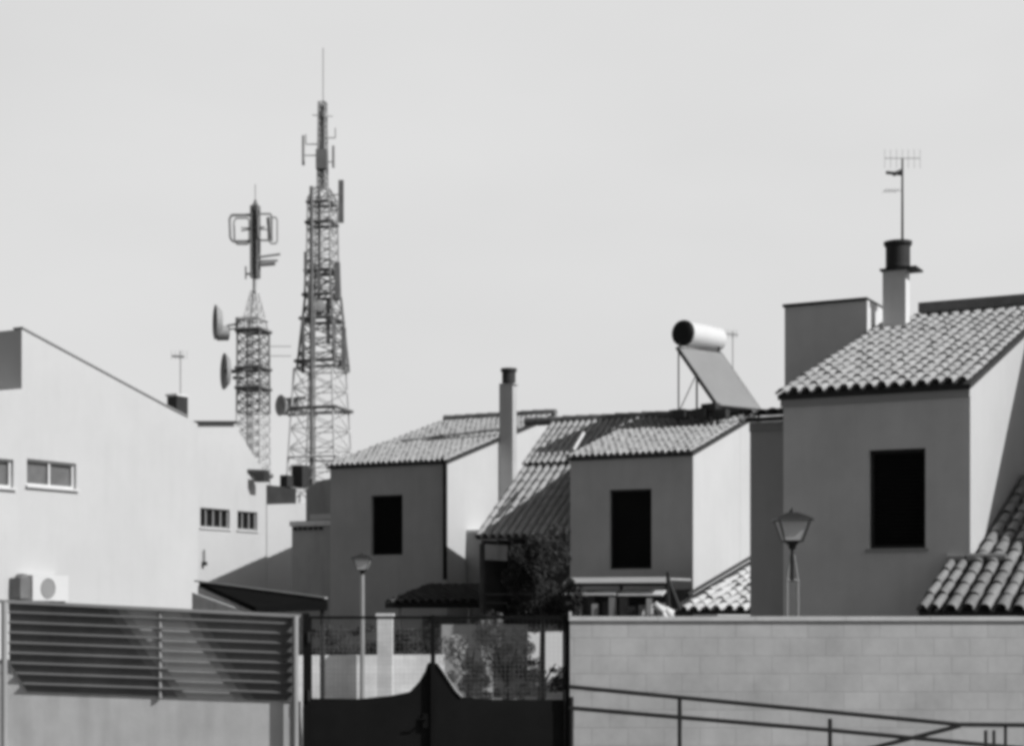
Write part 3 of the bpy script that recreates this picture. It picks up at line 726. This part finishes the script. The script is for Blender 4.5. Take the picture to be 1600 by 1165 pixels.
mb = MB(); mb.box((gx(668)-.05, Yg-.05, 1.0), (.07, 0, 0), (0, .03, 0), (0, 0, .16)); mb.tube((gx(668)-.015, Yg-.05, 1.1), (gx(668)-.015, Yg-.10, 1.1), .012); mb.tube((gx(668)-.015, Yg-.10, 1.1), (gx(668)-.11, Yg-.10, 1.1), .01); mb.build('lock_handle', 'black', GT)
for px in (483, 882):
    for z in (.45, 1.3, 1.95):
        mb = MB(); mb.tube((gx(px), Yg-.06, z), (gx(px), Yg-.06, z+.12), .018, n=8); mb.build('hinge', 'rail', GT)
mb = MB(); vbar(mb, 676.5, .045, .05, gz(960), y=Yg-.05, d=.03); mb.build('closing_bar', 'black', GT)

# ================================================================== BLOCK WALL RIGHT
x0, x1 = gx(890), gx(1600)+3
zc = gz(969)
mb = MB(); mb.box((x0, Yg-.1, 0), (x1-x0, 0, 0), (0, .2, 0), (0, 0, zc))
BW = thing('block_wall', ((x0+x1)/2, Yg, 0), 'long painted concrete block wall with pale coping right of the gate', 'wall')
mb.build('wall_blocks', 'block', BW)
mb = MB()
x = x0-.01
random.seed(11)
while x < x1:
    l = random.uniform(.9, 1.1); mb.box((x, Yg-.125, zc), (l-.004, 0, 0), (0, .26, 0), (0, 0, .045+random.uniform(-.003, .003))); x += l
mb.box((x0-.01, Yg-.125, zc+.05), (.03, 0, 0), (0, .2, 0), (0, 0, .05))
mb.build('coping', 'coping', BW)

# railing in front
RL = thing('ramp_railing', (gx(1200), 16.6, 0), 'dark tubular ramp railing sloping down to the right before the block wall', 'railing')
Yr = 16.8
def rl(pts, r, name): 
    mb = MB(); mb.path([P(x, y, Yr) for x, y in pts], r, n=10)
    for x, y in pts[1:-1]: mb.lathe(P(x, y, Yr), [(0, -r), (r*.7, -r*.7), (r, 0), (r*.7, r*.7), (0, r)], 10)
    mb.build(name, 'rail', RL)
rl([(889, 1072), (1500, 1131), (1640, 1132)], .022, 'top_rail')
rl([(889, 1105), (1300, 1140), (1640, 1172)], .022, 'lower_rail')
rl([(1330, 1176), (1500, 1133)], .022, 'crossing_rail')
for x, y in ((893, 1088), (1062, 1090), (1297, 1122), (1540, 1140), (1553, 1140), (1571, 1134)):
    mb = MB(); p = P(x, y, Yr); mb.tube((p.x, Yr, 0), p, .022 if x < 1400 else .016, n=10); mb.build('post', 'rail', RL)

# ================================================================== FENCE LEFT
def zl(px, a, b): # height of a sloping line given by its rows at px 0 and 463
    return gz(a+(b-a)*px/463)
FN = thing('slatted_fence', (gx(235), Yg, 0), 'dark horizontal slatted fence with pale posts on a low concrete wall left of the gate', 'fence')
mb = MB(); tk = (0, .24, 0)
mb.prism([(gx(-40), Yg+.03, 0), (gx(-40), Yg+.03, gz(1030)), (gx(9), Yg+.03, gz(1031)), (gx(40), Yg+.03, gz(1081)), (gx(468), Yg+.03, gz(1096)), (gx(468), Yg+.03, 0)], (0, .22, 0))
mb.build('concrete_base', 'concrete', FN)
n = 8
for k in range(n):
    a = 957+(1068-957)*k/(n-1); b = 976+(1084-976)*k/(n-1)
    xa, xb = 14, 460
    if a > 1034: xa = 12+(a-1034)/46*30+4
    p = Vector((gx(xa), Yg-.03, zl(xa, a, b))); q = Vector((gx(xb), Yg-.03, zl(xb, a, b))); mb = MB()
    mb.box(p, q-p, Vector((0, .03, .014)), Vector((0, -.003, .014)))
    mb.build('slat', 'slat', FN)
mb = MB(); p = Vector((gx(-30), Yg-.04, zl(-30, 941, 964))); q = Vector((gx(470), Yg-.04, zl(470, 941, 964))); mb.box(p, q-p, (0, .06, 0), (0, 0, .035)); mb.build('top_rail', 'galv', FN)
for px, r, z0 in ((10, .032, 0), (463, .034, 0), (250, .02, gz(1090))):
    mb = MB(); mb.tube((gx(px), Yg-.075 if px != 250 else Yg+.0, z0), (gx(px), Yg-.075 if px != 250 else Yg+.0, zl(px, 939, 962)), r, n=12); mb.build('post', 'galv', FN)
# sheets behind the slats carry the diagonal shadow and sun band as colour
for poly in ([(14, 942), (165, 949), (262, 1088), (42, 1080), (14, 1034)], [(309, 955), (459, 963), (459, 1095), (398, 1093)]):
    mb = MB(); mb.prism([(gx(x), Yg+.012, gz(y)) for x, y in poly], (0, .006, 0)); mb.build('sun_shadow_sheet', 'panel_and_shadow', FN)
for i, (w0, w1, mt) in enumerate(((0, 16, 'shadow_edge'), (16, 30, 'shadow_edge_soft'))):
    mb = MB(); mb.prism([(gx(x), Yg+.013, gz(y)) for x, y in [(165+w0, 949), (165+w1, 949.5), (262+w1, 1089), (262+w0, 1088)]], (0, .005, 0)); mb.build('sun_shadow_sheet', mt, FN)
    mb = MB(); mb.prism([(gx(x), Yg+.013, gz(y)) for x, y in [(309-w1, 954.5), (309-w0, 955), (398-w0, 1093), (398-w1, 1092.5)]], (0, .005, 0)); mb.build('sun_shadow_sheet', mt, FN)
mb = MB(); mb.prism([(gx(x), Yg+.020, gz(y)) for x, y in [(16, 942), (457, 963), (457, 1094), (45, 1080), (16, 1036)]], (0, .004, 0)); tag(mb.build('sun_shadow_sheet', 'sun_band', FN), 'pale sheet with the sun band put into its colour')

# ================================================================== STREET LAMPS
gl = 'street lamps'
def lantern(root, c, s):
    """c = lantern bottom centre, s = scale"""
    def ring(z, w): return [c+Vector((x*w, y*w, z)) for x, y in ((-1, -1), (1, -1), (1, 1), (-1, 1))]
    b, t = ring(0, .11*s), ring(.25*s, .19*s)
    mb = MB(); mb.shared(b+t, [(0, 1, 5, 4), (1, 2, 6, 5), (2, 3, 7, 6), (3, 0, 4, 7)]); mb.build('lamp_glass', 'lamp_glass', root)
    mb = MB()
    for k in range(4): mb.tube(b[k], t[k], .011*s, n=6); mb.tube(b[k], b[(k+1) % 4], .011*s, n=6)
    t2, t3, t4 = ring(.25*s, .235*s), ring(.285*s, .22*s), ring(.36*s, .06*s)
    mb.shared(t2+t3+t4, [(3, 2, 1, 0)]+[(i+4*j, (i+1) % 4+4*j, (i+1) % 4+4*j+4, i+4*j+4) for j in (0, 1) for i in range(4)]+[(8, 9, 10, 11)])
    mb.lathe(c+Z*.36*s, [(.05*s, 0), (.03*s, .03*s), (.012*s, .05*s), (0, .08*s)], 8)
    mb.lathe(c-Z*.11*s, [(.02*s, 0), (.045*s, .02*s), (.05*s, .06*s), (.11*s, .11*s)], 12)
    mb.build('lamp_frame', 'lamp', root)
Yl = 21.5
c = P(1238, 845, Yl)
L_1 = thing('street_lamp', (c.x, c.y, 0), 'near street lamp with four-sided lantern before the right house', 'street lamp', gl)
lantern(L_1, c, 1.03)
mb = MB(); mb.tube(P(1238, 906, Yl), c-Z*.1, .028, .022, n=10); mb.build('stem', 'lamp', L_1)
for dx in (-.07, .07):
    mb = MB(); x = c.x+dx; mb.tube((x, c.y, 0), (x, c.y, zat(905, Yl)), .016, n=8); mb.tube((x, c.y, zat(905, Yl)), (c.x+dx*.3, c.y, zat(866, Yl)), .014, .010, n=8); mb.build('post', 'galv', L_1)
mb = MB(); mb.tube((c.x-.07, c.y, zat(906, Yl)), (c.x+.07, c.y, zat(906, Yl)), .018, n=8); mb.build('cross_piece', 'galv', L_1)
Yl = 36.0; c = P(566, 890, Yl)
L_2 = thing('street_lamp', (c.x, c.y, 0), 'far street lamp on a plain pale pole seen above the gate mesh', 'street lamp', gl)
lantern(L_2, c, .95)
mb = MB(); mb.tube((c.x, c.y, 0), c-Z*.1, .055, .045, n=12); mb.build('post', 'galv', L_2)

# ================================================================== TOWERS
def tower_section(root, cx, Y, lv, rot, mat, r, name='lattice_section', dense=1):
    """lv = [(py, half width in px at this distance)...]"""
    mb = MB()
    def cor(py, hw):
        z = zat(py, Y); w_ = hw/F*Y*1.0
        return [Vector((cx+w_*math.cos(rot+math.pi/2*k), Y+w_*math.sin(rot+math.pi/2*k), z)) for k in range(4)]
    L = [cor(*l) for l in lv]
    for A, B in zip(L, L[1:]):
        for k in range(4):
            a, b, c, d = A[k], A[(k+1) % 4], B[k], B[(k+1) % 4]
            mb.tube(a, c, r, n=5, cap=False); mb.tube(a, d, r*.5, n=4, cap=False); mb.tube(b, c, r*.5, n=4, cap=False)
            mb.tube(c, d, r*.55, n=4, cap=False)
    for k in range(4): mb.tube(L[0][k], L[0][(k+1) % 4], r*.6, n=4, cap=False)
    return mb.build(name, mat, root)
def lin(y0, h0, y1, h1, n): return [(y0+(y1-y0)*i/n, h0+(h1-h0)*i/n) for i in range(n+1)]
# tower A
Y = 100.0; cx = (396-800)/F*Y; K = Y/F
TA = thing('telecom_tower', (cx, Y, 0), 'shorter lattice telecom tower with two drum dishes and a hoop antenna near its top', 'tower', 'lattice telecom towers')
rot = R(45-28)+R(12)
gyb = HY+E/Y*F
def ring_(root, py, hw, mat='steel_dark', t=.22):
    z = zat(py, Y); mb = MB(); w_ = hw*K
    c = [Vector((cx+w_*math.cos(rot+math.pi/2*k), Y+w_*math.sin(rot+math.pi/2*k), z)) for k in range(4)]
    for k in range(4): mb.tube(c[k], c[(k+1) % 4], t/2, n=6)
    mb.build('platform', mat, root)
tower_section(TA, cx, Y, lin(gyb, 30, 745, 28, 9), rot, 'steel_light', .06)
tower_section(TA, cx, Y, lin(745, 28, 645, 27, 6), rot, 'steel_light', .06)
tower_section(TA, cx, Y, lin(645, 27, 520, 26, 8), rot, 'steel_dark', .07)
tower_section(TA, cx, Y, lin(520, 26, 497, 20, 1), rot, 'steel_light', .06)
tower_section(TA, cx+.08, Y, lin(497, 18, 455, 6, 3), rot, 'steel_light', .045)
for py in (517, 576, 607): ring_(TA, py, 29)
ring_(TA, 500, 24, 'steel_light', .12)
ring_(TA, 742, 30, 'steel_dark', .3)
cxm = (399-800)/F*Y
mb = MB(); mb.tube((cxm, Y, zat(458, Y)), (cxm, Y, zat(430, Y)), .16, n=8); mb.build('mast', 'steel_light', TA)
tower_section(TA, cxm, Y, lin(434, 7, 322, 7, 9), rot, 'steel_dark', .07, 'mast_lattice')
mb = MB(); mb.tube((cxm, Y, zat(432, Y)), (cxm, Y, zat(330, Y)), .11, n=8); mb.lathe((cxm, Y, zat(330, Y)), [(.26, 0), (.26, .25), (.12, .5), (.05, .7), (0, .72)], 10)
mb.build('mast_tube', 'steel_dark', TA)
mb = MB(); mb.tube((cxm, Y, zat(318, Y)), (cxm, Y, zat(288, Y)), .03, n=5); mb.build('whip_antenna', 'galv', TA)
def loop(px0, px1, py0, py1, dy=0, r=.05):
    a = [(px0+3, py0), (px1-2, py0), (px1, py0+4), (px1, py1-4), (px1-2, py1), (px0+5, py1), (px0+1, py1-6), (px0, py0+6), (px0+3, py0)]
    return [Vector((P(x, y, Y).x, Y+dy, P(x, y, Y).z)) for x, y in a]
for (a, b, dy, r) in ((359, 394, 0, .085), (362, 386, .8, .05), (404, 426, -.3, .06), (416, 431, .6, .05)):
    mb = MB(); mb.path(loop(a, b, 336, 377, dy), r, n=6)
    if a == 404: mb.tube(P(420, 340, Y), P(423, 376, Y), .16, n=6)
    mb.tube(P((a+b)/2, 356, Y)+Vector((0, dy, 0)), P(399, 357, Y), .045, n=5)
    mb.build('hoop_antenna', 'antenna', TA)
for py, e in ((401, 438), (407, 434), (413, 428)):
    mb = MB(); mb.tube(P(402, py+1, Y), P(e, py-4 if py < 405 else py, Y), .07, n=6); mb.build('side_arm', 'antenna', TA)
mb = MB(); mb.tube(P(408, 413, Y), P(430, 411, Y), .14, n=8); mb.build('side_arm', 'antenna', TA); mb = MB(); mb.tube(P(398, 428, Y), P(384, 428, Y), .06, n=6); mb.tube(P(384, 436, Y), P(384, 416, Y), .05, n=6); mb.build('side_antenna', 'antenna', TA)
# dishes
mb = MB(); ca = P(336, 503, Y); axd = Vector((-.95, -.30, 0)).normalized()
mb.lathe(ca, [(0, -.45), (.7, -.38), (1.0, -.1), (1.05, .0), (.95, .03), (.5, -.18), (0, -.3)], 24, axd)
mb.tube(P(357, 520, Y)+Vector((0, .2, 0)), P(340, 519, Y), .42, .5, n=14)
mb.build('drum_dish', 'antenna', TA)
mb = MB(); mb.path([P(345, 512, Y)+Vector((0, .4, 0)), P(358, 508, Y), P(378, 505, Y)], .07, n=6); mb.path([P(345, 516, Y), P(378, 512, Y)], .05, n=5); mb.tube(P(372, 496, Y), P(372, 520, Y), .16, n=8); mb.build('dish_arm', 'antenna', TA)
mb = MB(); ca = P(351, 580, Y); axd = Vector((-.93, -.36, 0)).normalized()
mb.lathe(ca, [(0, -.35), (.8, -.25), (1.08, -.02), (1.1, .05), (1.02, .05), (.5, -.1), (0, -.16)], 24, axd); mb.build('drum_dish', 'antenna', TA)
mb = MB(); mb.tube(P(352, 580, Y), P(376, 580, Y), .12, n=6); mb.tube(P(364, 590, Y), P(380, 590, Y), .1, n=6); mb.tube(P(368, 574, Y), P(380, 574, Y), .1, n=6); mb.build('dish_arm', 'steel_dark', TA)
mb = MB()
for k in range(-1, 2): mb.tube((cx-.28+.14*k+.1, Y-.1, zat(750, Y)), (cx-.28+.14*k+.1, Y-.1, zat(500, Y)), .035, n=5)
mb.build('cable_run', 'steel_dark', TA)
for py in (541, 556):
    mb = MB(); mb.tube(P(420, py, Y), P(455, py, Y), .03, n=4); mb.build('tie_rod', 'galv', TA)

# tower B
Y = 112.0; K = Y/F; cx = (503-800)/F*Y; rot = R(30)
TB = thing('telecom_tower', (cx, Y, 0), 'taller lattice telecom tower with splayed base, panel antennas and a long thin mast', 'tower', 'lattice telecom towers')
gyb = HY+E/Y*F
tower_section(TB, cx-.5, Y, lin(gyb, 74, 765, 58, 3), rot, 'steel_light', .09)
tower_section(TB, cx-.1, Y, lin(765, 57, 578, 44, 6), rot, 'steel_light', .075)
tower_section(TB, cx+.1, Y, lin(578, 44, 462, 30, 5), rot, 'steel_dark', .09)
tower_section(TB, cx+.05, Y, lin(462, 30, 410, 28, 3), rot, 'steel_dark', .085)
tower_section(TB, cx+.05, Y, lin(410, 27, 312, 25, 6), rot, 'antenna', .055)
tower_section(TB, cx+.05, Y, lin(312, 25, 294, 12, 1), rot, 'antenna', .07)
tower_section(TB, cx+.05, Y, lin(294, 9, 160, 7, 15), rot, 'antenna', .055, 'mast_lattice')
for py, hw, mt in ((318, 25, 'antenna'), (350, 27, 'steel_dark'), (425, 29, 'steel_dark'), (463, 32, 'steel_dark'), (500, 37, 'steel_dark'), (567, 45, 'steel_dark'), (640, 52, 'steel_dark')):
    ring_(TB, py, hw, mt, .24)
ring_(TB, 716, 57, 'steel_light', .14)
def vtube(px, y0, y1, r, name, mat, dy=0, n=8, root=TB):
    mb = MB(); a = P(px, y0, Y); b = P(px, y1, Y); mb.tube((a.x, Y+dy, a.z), (b.x, Y+dy, b.z), r, n=n); return mb.build(name, mat, root)
vtube(491, 780, 300, .13, 'cable_run', 'steel_dark', -1.5)
vtube(496, 780, 470, .05, 'cable_run', 'antenna', -1.5)
vtube(500, 462, 296, .10, 'cable_run', 'steel_dark', -.5)
vtube(505, 162, 75, .035, 'whip_antenna', 'galv', n=5)
vtube(504, 294, 165, .08, 'mast_tube', 'steel_dark')
mb = MB(); a = P(503, 266, Y); mb.box((a.x-.36, Y-.5, a.z), (.72, 0, 0), (0, .7, 0), (0, 0, 1.3)); mb.build('equipment_box', 'steel_dark', TB)
for px, y0, y1, w_ in ((535, 352, 287, .34), (529, 470, 414, .36), (539, 580, 516, .30), (480, 432, 398, .2), (487, 510, 450, .3), (524, 560, 500, .25), (515, 540, 470, .25), (476, 585, 500, .2), (500, 500, 425, .2)):
    mb = MB(); a = P(px, y0, Y); b = P(px, y1, Y); d = Vector((a.x-cx, -1, 0)).normalized()
    mb.box((a.x-w_/2, Y-1.0, a.z), (w_, 0, 0), (0, .3, 0), (0, 0, b.z-a.z))
    mb.tube((a.x, Y-.85, (a.z+b.z)/2+.5), (cx, Y, (a.z+b.z)/2+.5), .04, n=5); mb.tube((a.x, Y-.85, (a.z+b.z)/2-.5), (cx, Y, (a.z+b.z)/2-.5), .04, n=5)
    mb.build('panel_antenna', 'steel_dark', TB)
for px, y0, y1 in ((474, 258, 212), (521, 262, 228), (478, 225, 210), (524, 215, 200)):
    mb = MB(); mb.tube(P(px, y0, Y), P(px, y1, Y), .10 if y0-y1 > 20 else .04, n=6); mb.tube(P(px, (y0+y1)/2+8, Y), P(504, (y0+y1)/2+8, Y), .04, n=5); mb.build('dipole_antenna', 'antenna', TB)
mb = MB(); mb.tube(P(488, 180, Y), P(520, 182, Y), .03, n=5); mb.tube(P(505, 184, Y), P(505, 176, Y), .3, n=8); mb.build('dipole_antenna', 'antenna', TB)
mb = MB(); ca = P(438, 633, Y); axd = Vector((-.8, -.6, 0)).normalized()
mb.lathe(ca, [(0, -.4), (.55, -.3), (.72, 0), (.66, .04), (.3, -.1), (0, -.15)], 20, axd); mb.build('drum_dish', 'steel_light', TB)
mb = MB(); mb.box(P(446, 642, Y), (.8, 0, 0), (0, .5, 0), (0, 0, .8)); mb.tube(P(440, 625, Y), P(478, 621, Y), .12, n=6); mb.tube(P(450, 648, Y), P(478, 646, Y), .12, n=6); mb.tube(P(446, 648, Y), P(446, 628, Y), .2, n=8)
mb.build('dish_arm', 'antenna', TB)
mb = MB(); mb.lathe(P(503, 483, Y)+Vector((0, -1.2, 0)), [(0, .02), (.35, 0), (.42, -.1), (.42, -.3), (0, -.35)], 16, Vector((.1, -1, 0))); mb.build('round_antenna', 'galv', TB)

# ================================================================== CAMERA, SUN, SKY
cam = bpy.data.cameras.new('camera'); co = bpy.data.objects.new('camera', cam); C.objects.link(co)
co.location = (0, 0, E); co.rotation_euler = (R(90), 0, 0)
cam.sensor_width = 36; cam.sensor_fit = 'HORIZONTAL'; cam.lens = F/1600*36; cam.shift_y = (HY-582.5)/1600
cam.clip_end = 3000; cam.clip_start = .1
bpy.context.scene.camera = co

AZ, EL = R(-25), R(38)
to_sun = Vector((math.cos(AZ)*math.cos(EL), math.sin(AZ)*math.cos(EL), math.sin(EL)))
sd = bpy.data.lights.new('sun', 'SUN'); sd.energy = 3.6; sd.angle = R(.5); sd.color = (1, 1, 1)
so = bpy.data.objects.new('sun', sd); C.objects.link(so); so.rotation_euler = to_sun.to_track_quat('Z', 'Y').to_euler(); so.location = (20, 0, 40)

w = bpy.data.worlds.new('World'); bpy.context.scene.world = w; w.use_nodes = True
t = w.node_tree; bg = t.nodes['Background']; N, Lk = t.nodes.new, t.links.new
sky = N('ShaderNodeTexSky'); sky.sky_type = 'NISHITA'; sky.sun_disc = False; sky.sun_elevation = EL; sky.sun_rotation = math.pi/2-AZ
sky.dust_density = 2.0; sky.altitude = 100
sp = N('ShaderNodeSeparateColor'); Lk(sky.outputs['Color'], sp.inputs[0])
tc = N('ShaderNodeTexCoord'); sx = N('ShaderNodeSeparateXYZ'); Lk(tc.outputs['Generated'], sx.inputs[0])
# bright veil added only in the camera-facing low sky; dark elsewhere to dim the facades
no = N('ShaderNodeTexNoise'); no.inputs['Scale'].default_value = 2.2; no.inputs['Detail'].default_value = 4
mp = N('ShaderNodeMapping'); mp.inputs['Scale'].default_value = (1, 1, 2.5); Lk(tc.outputs['Generated'], mp.inputs['Vector']); Lk(mp.outputs[0], no.inputs['Vector'])
mz = N('ShaderNodeMapRange'); mz.inputs['From Min'].default_value = .38; mz.inputs['From Max'].default_value = .62; mz.inputs['To Min'].default_value = 1; mz.inputs['To Max'].default_value = 0; Lk(sx.outputs['Z'], mz.inputs['Value'])
my = N('ShaderNodeMapRange'); my.inputs['From Min'].default_value = .15; my.inputs['From Max'].default_value = .6; my.inputs['To Min'].default_value = 0; my.inputs['To Max'].default_value = 1; Lk(sx.outputs['Y'], my.inputs['Value'])
mm = N('ShaderNodeMath'); mm.operation = 'MULTIPLY'; Lk(mz.outputs[0], mm.inputs[0]); Lk(my.outputs[0], mm.inputs[1])
cl = N('ShaderNodeMapRange'); cl.inputs['To Min'].default_value = 9.7; cl.inputs['To Max'].default_value = 10.8; cl.inputs['From Min'].default_value = .3; cl.inputs['From Max'].default_value = .7; Lk(no.outputs['Fac'], cl.inputs['Value'])
mx = N('ShaderNodeMix'); mx.data_type = 'FLOAT'; Lk(mm.outputs[0], mx.inputs['Factor']); Lk(sp.outputs['Red'], mx.inputs['A']); Lk(cl.outputs[0], mx.inputs['B'])
Lk(mx.outputs[0], bg.inputs['Color']); bg.inputs['Strength'].default_value = .07

sc = bpy.context.scene
sc.view_settings.view_transform = 'Standard'; sc.view_settings.look = 'None'; sc.view_settings.exposure = 0; sc.view_settings.gamma = 1
sc.cycles.filter_width = 4.0
sc.cycles.use_denoising = True
sc.cycles.max_bounces = 6
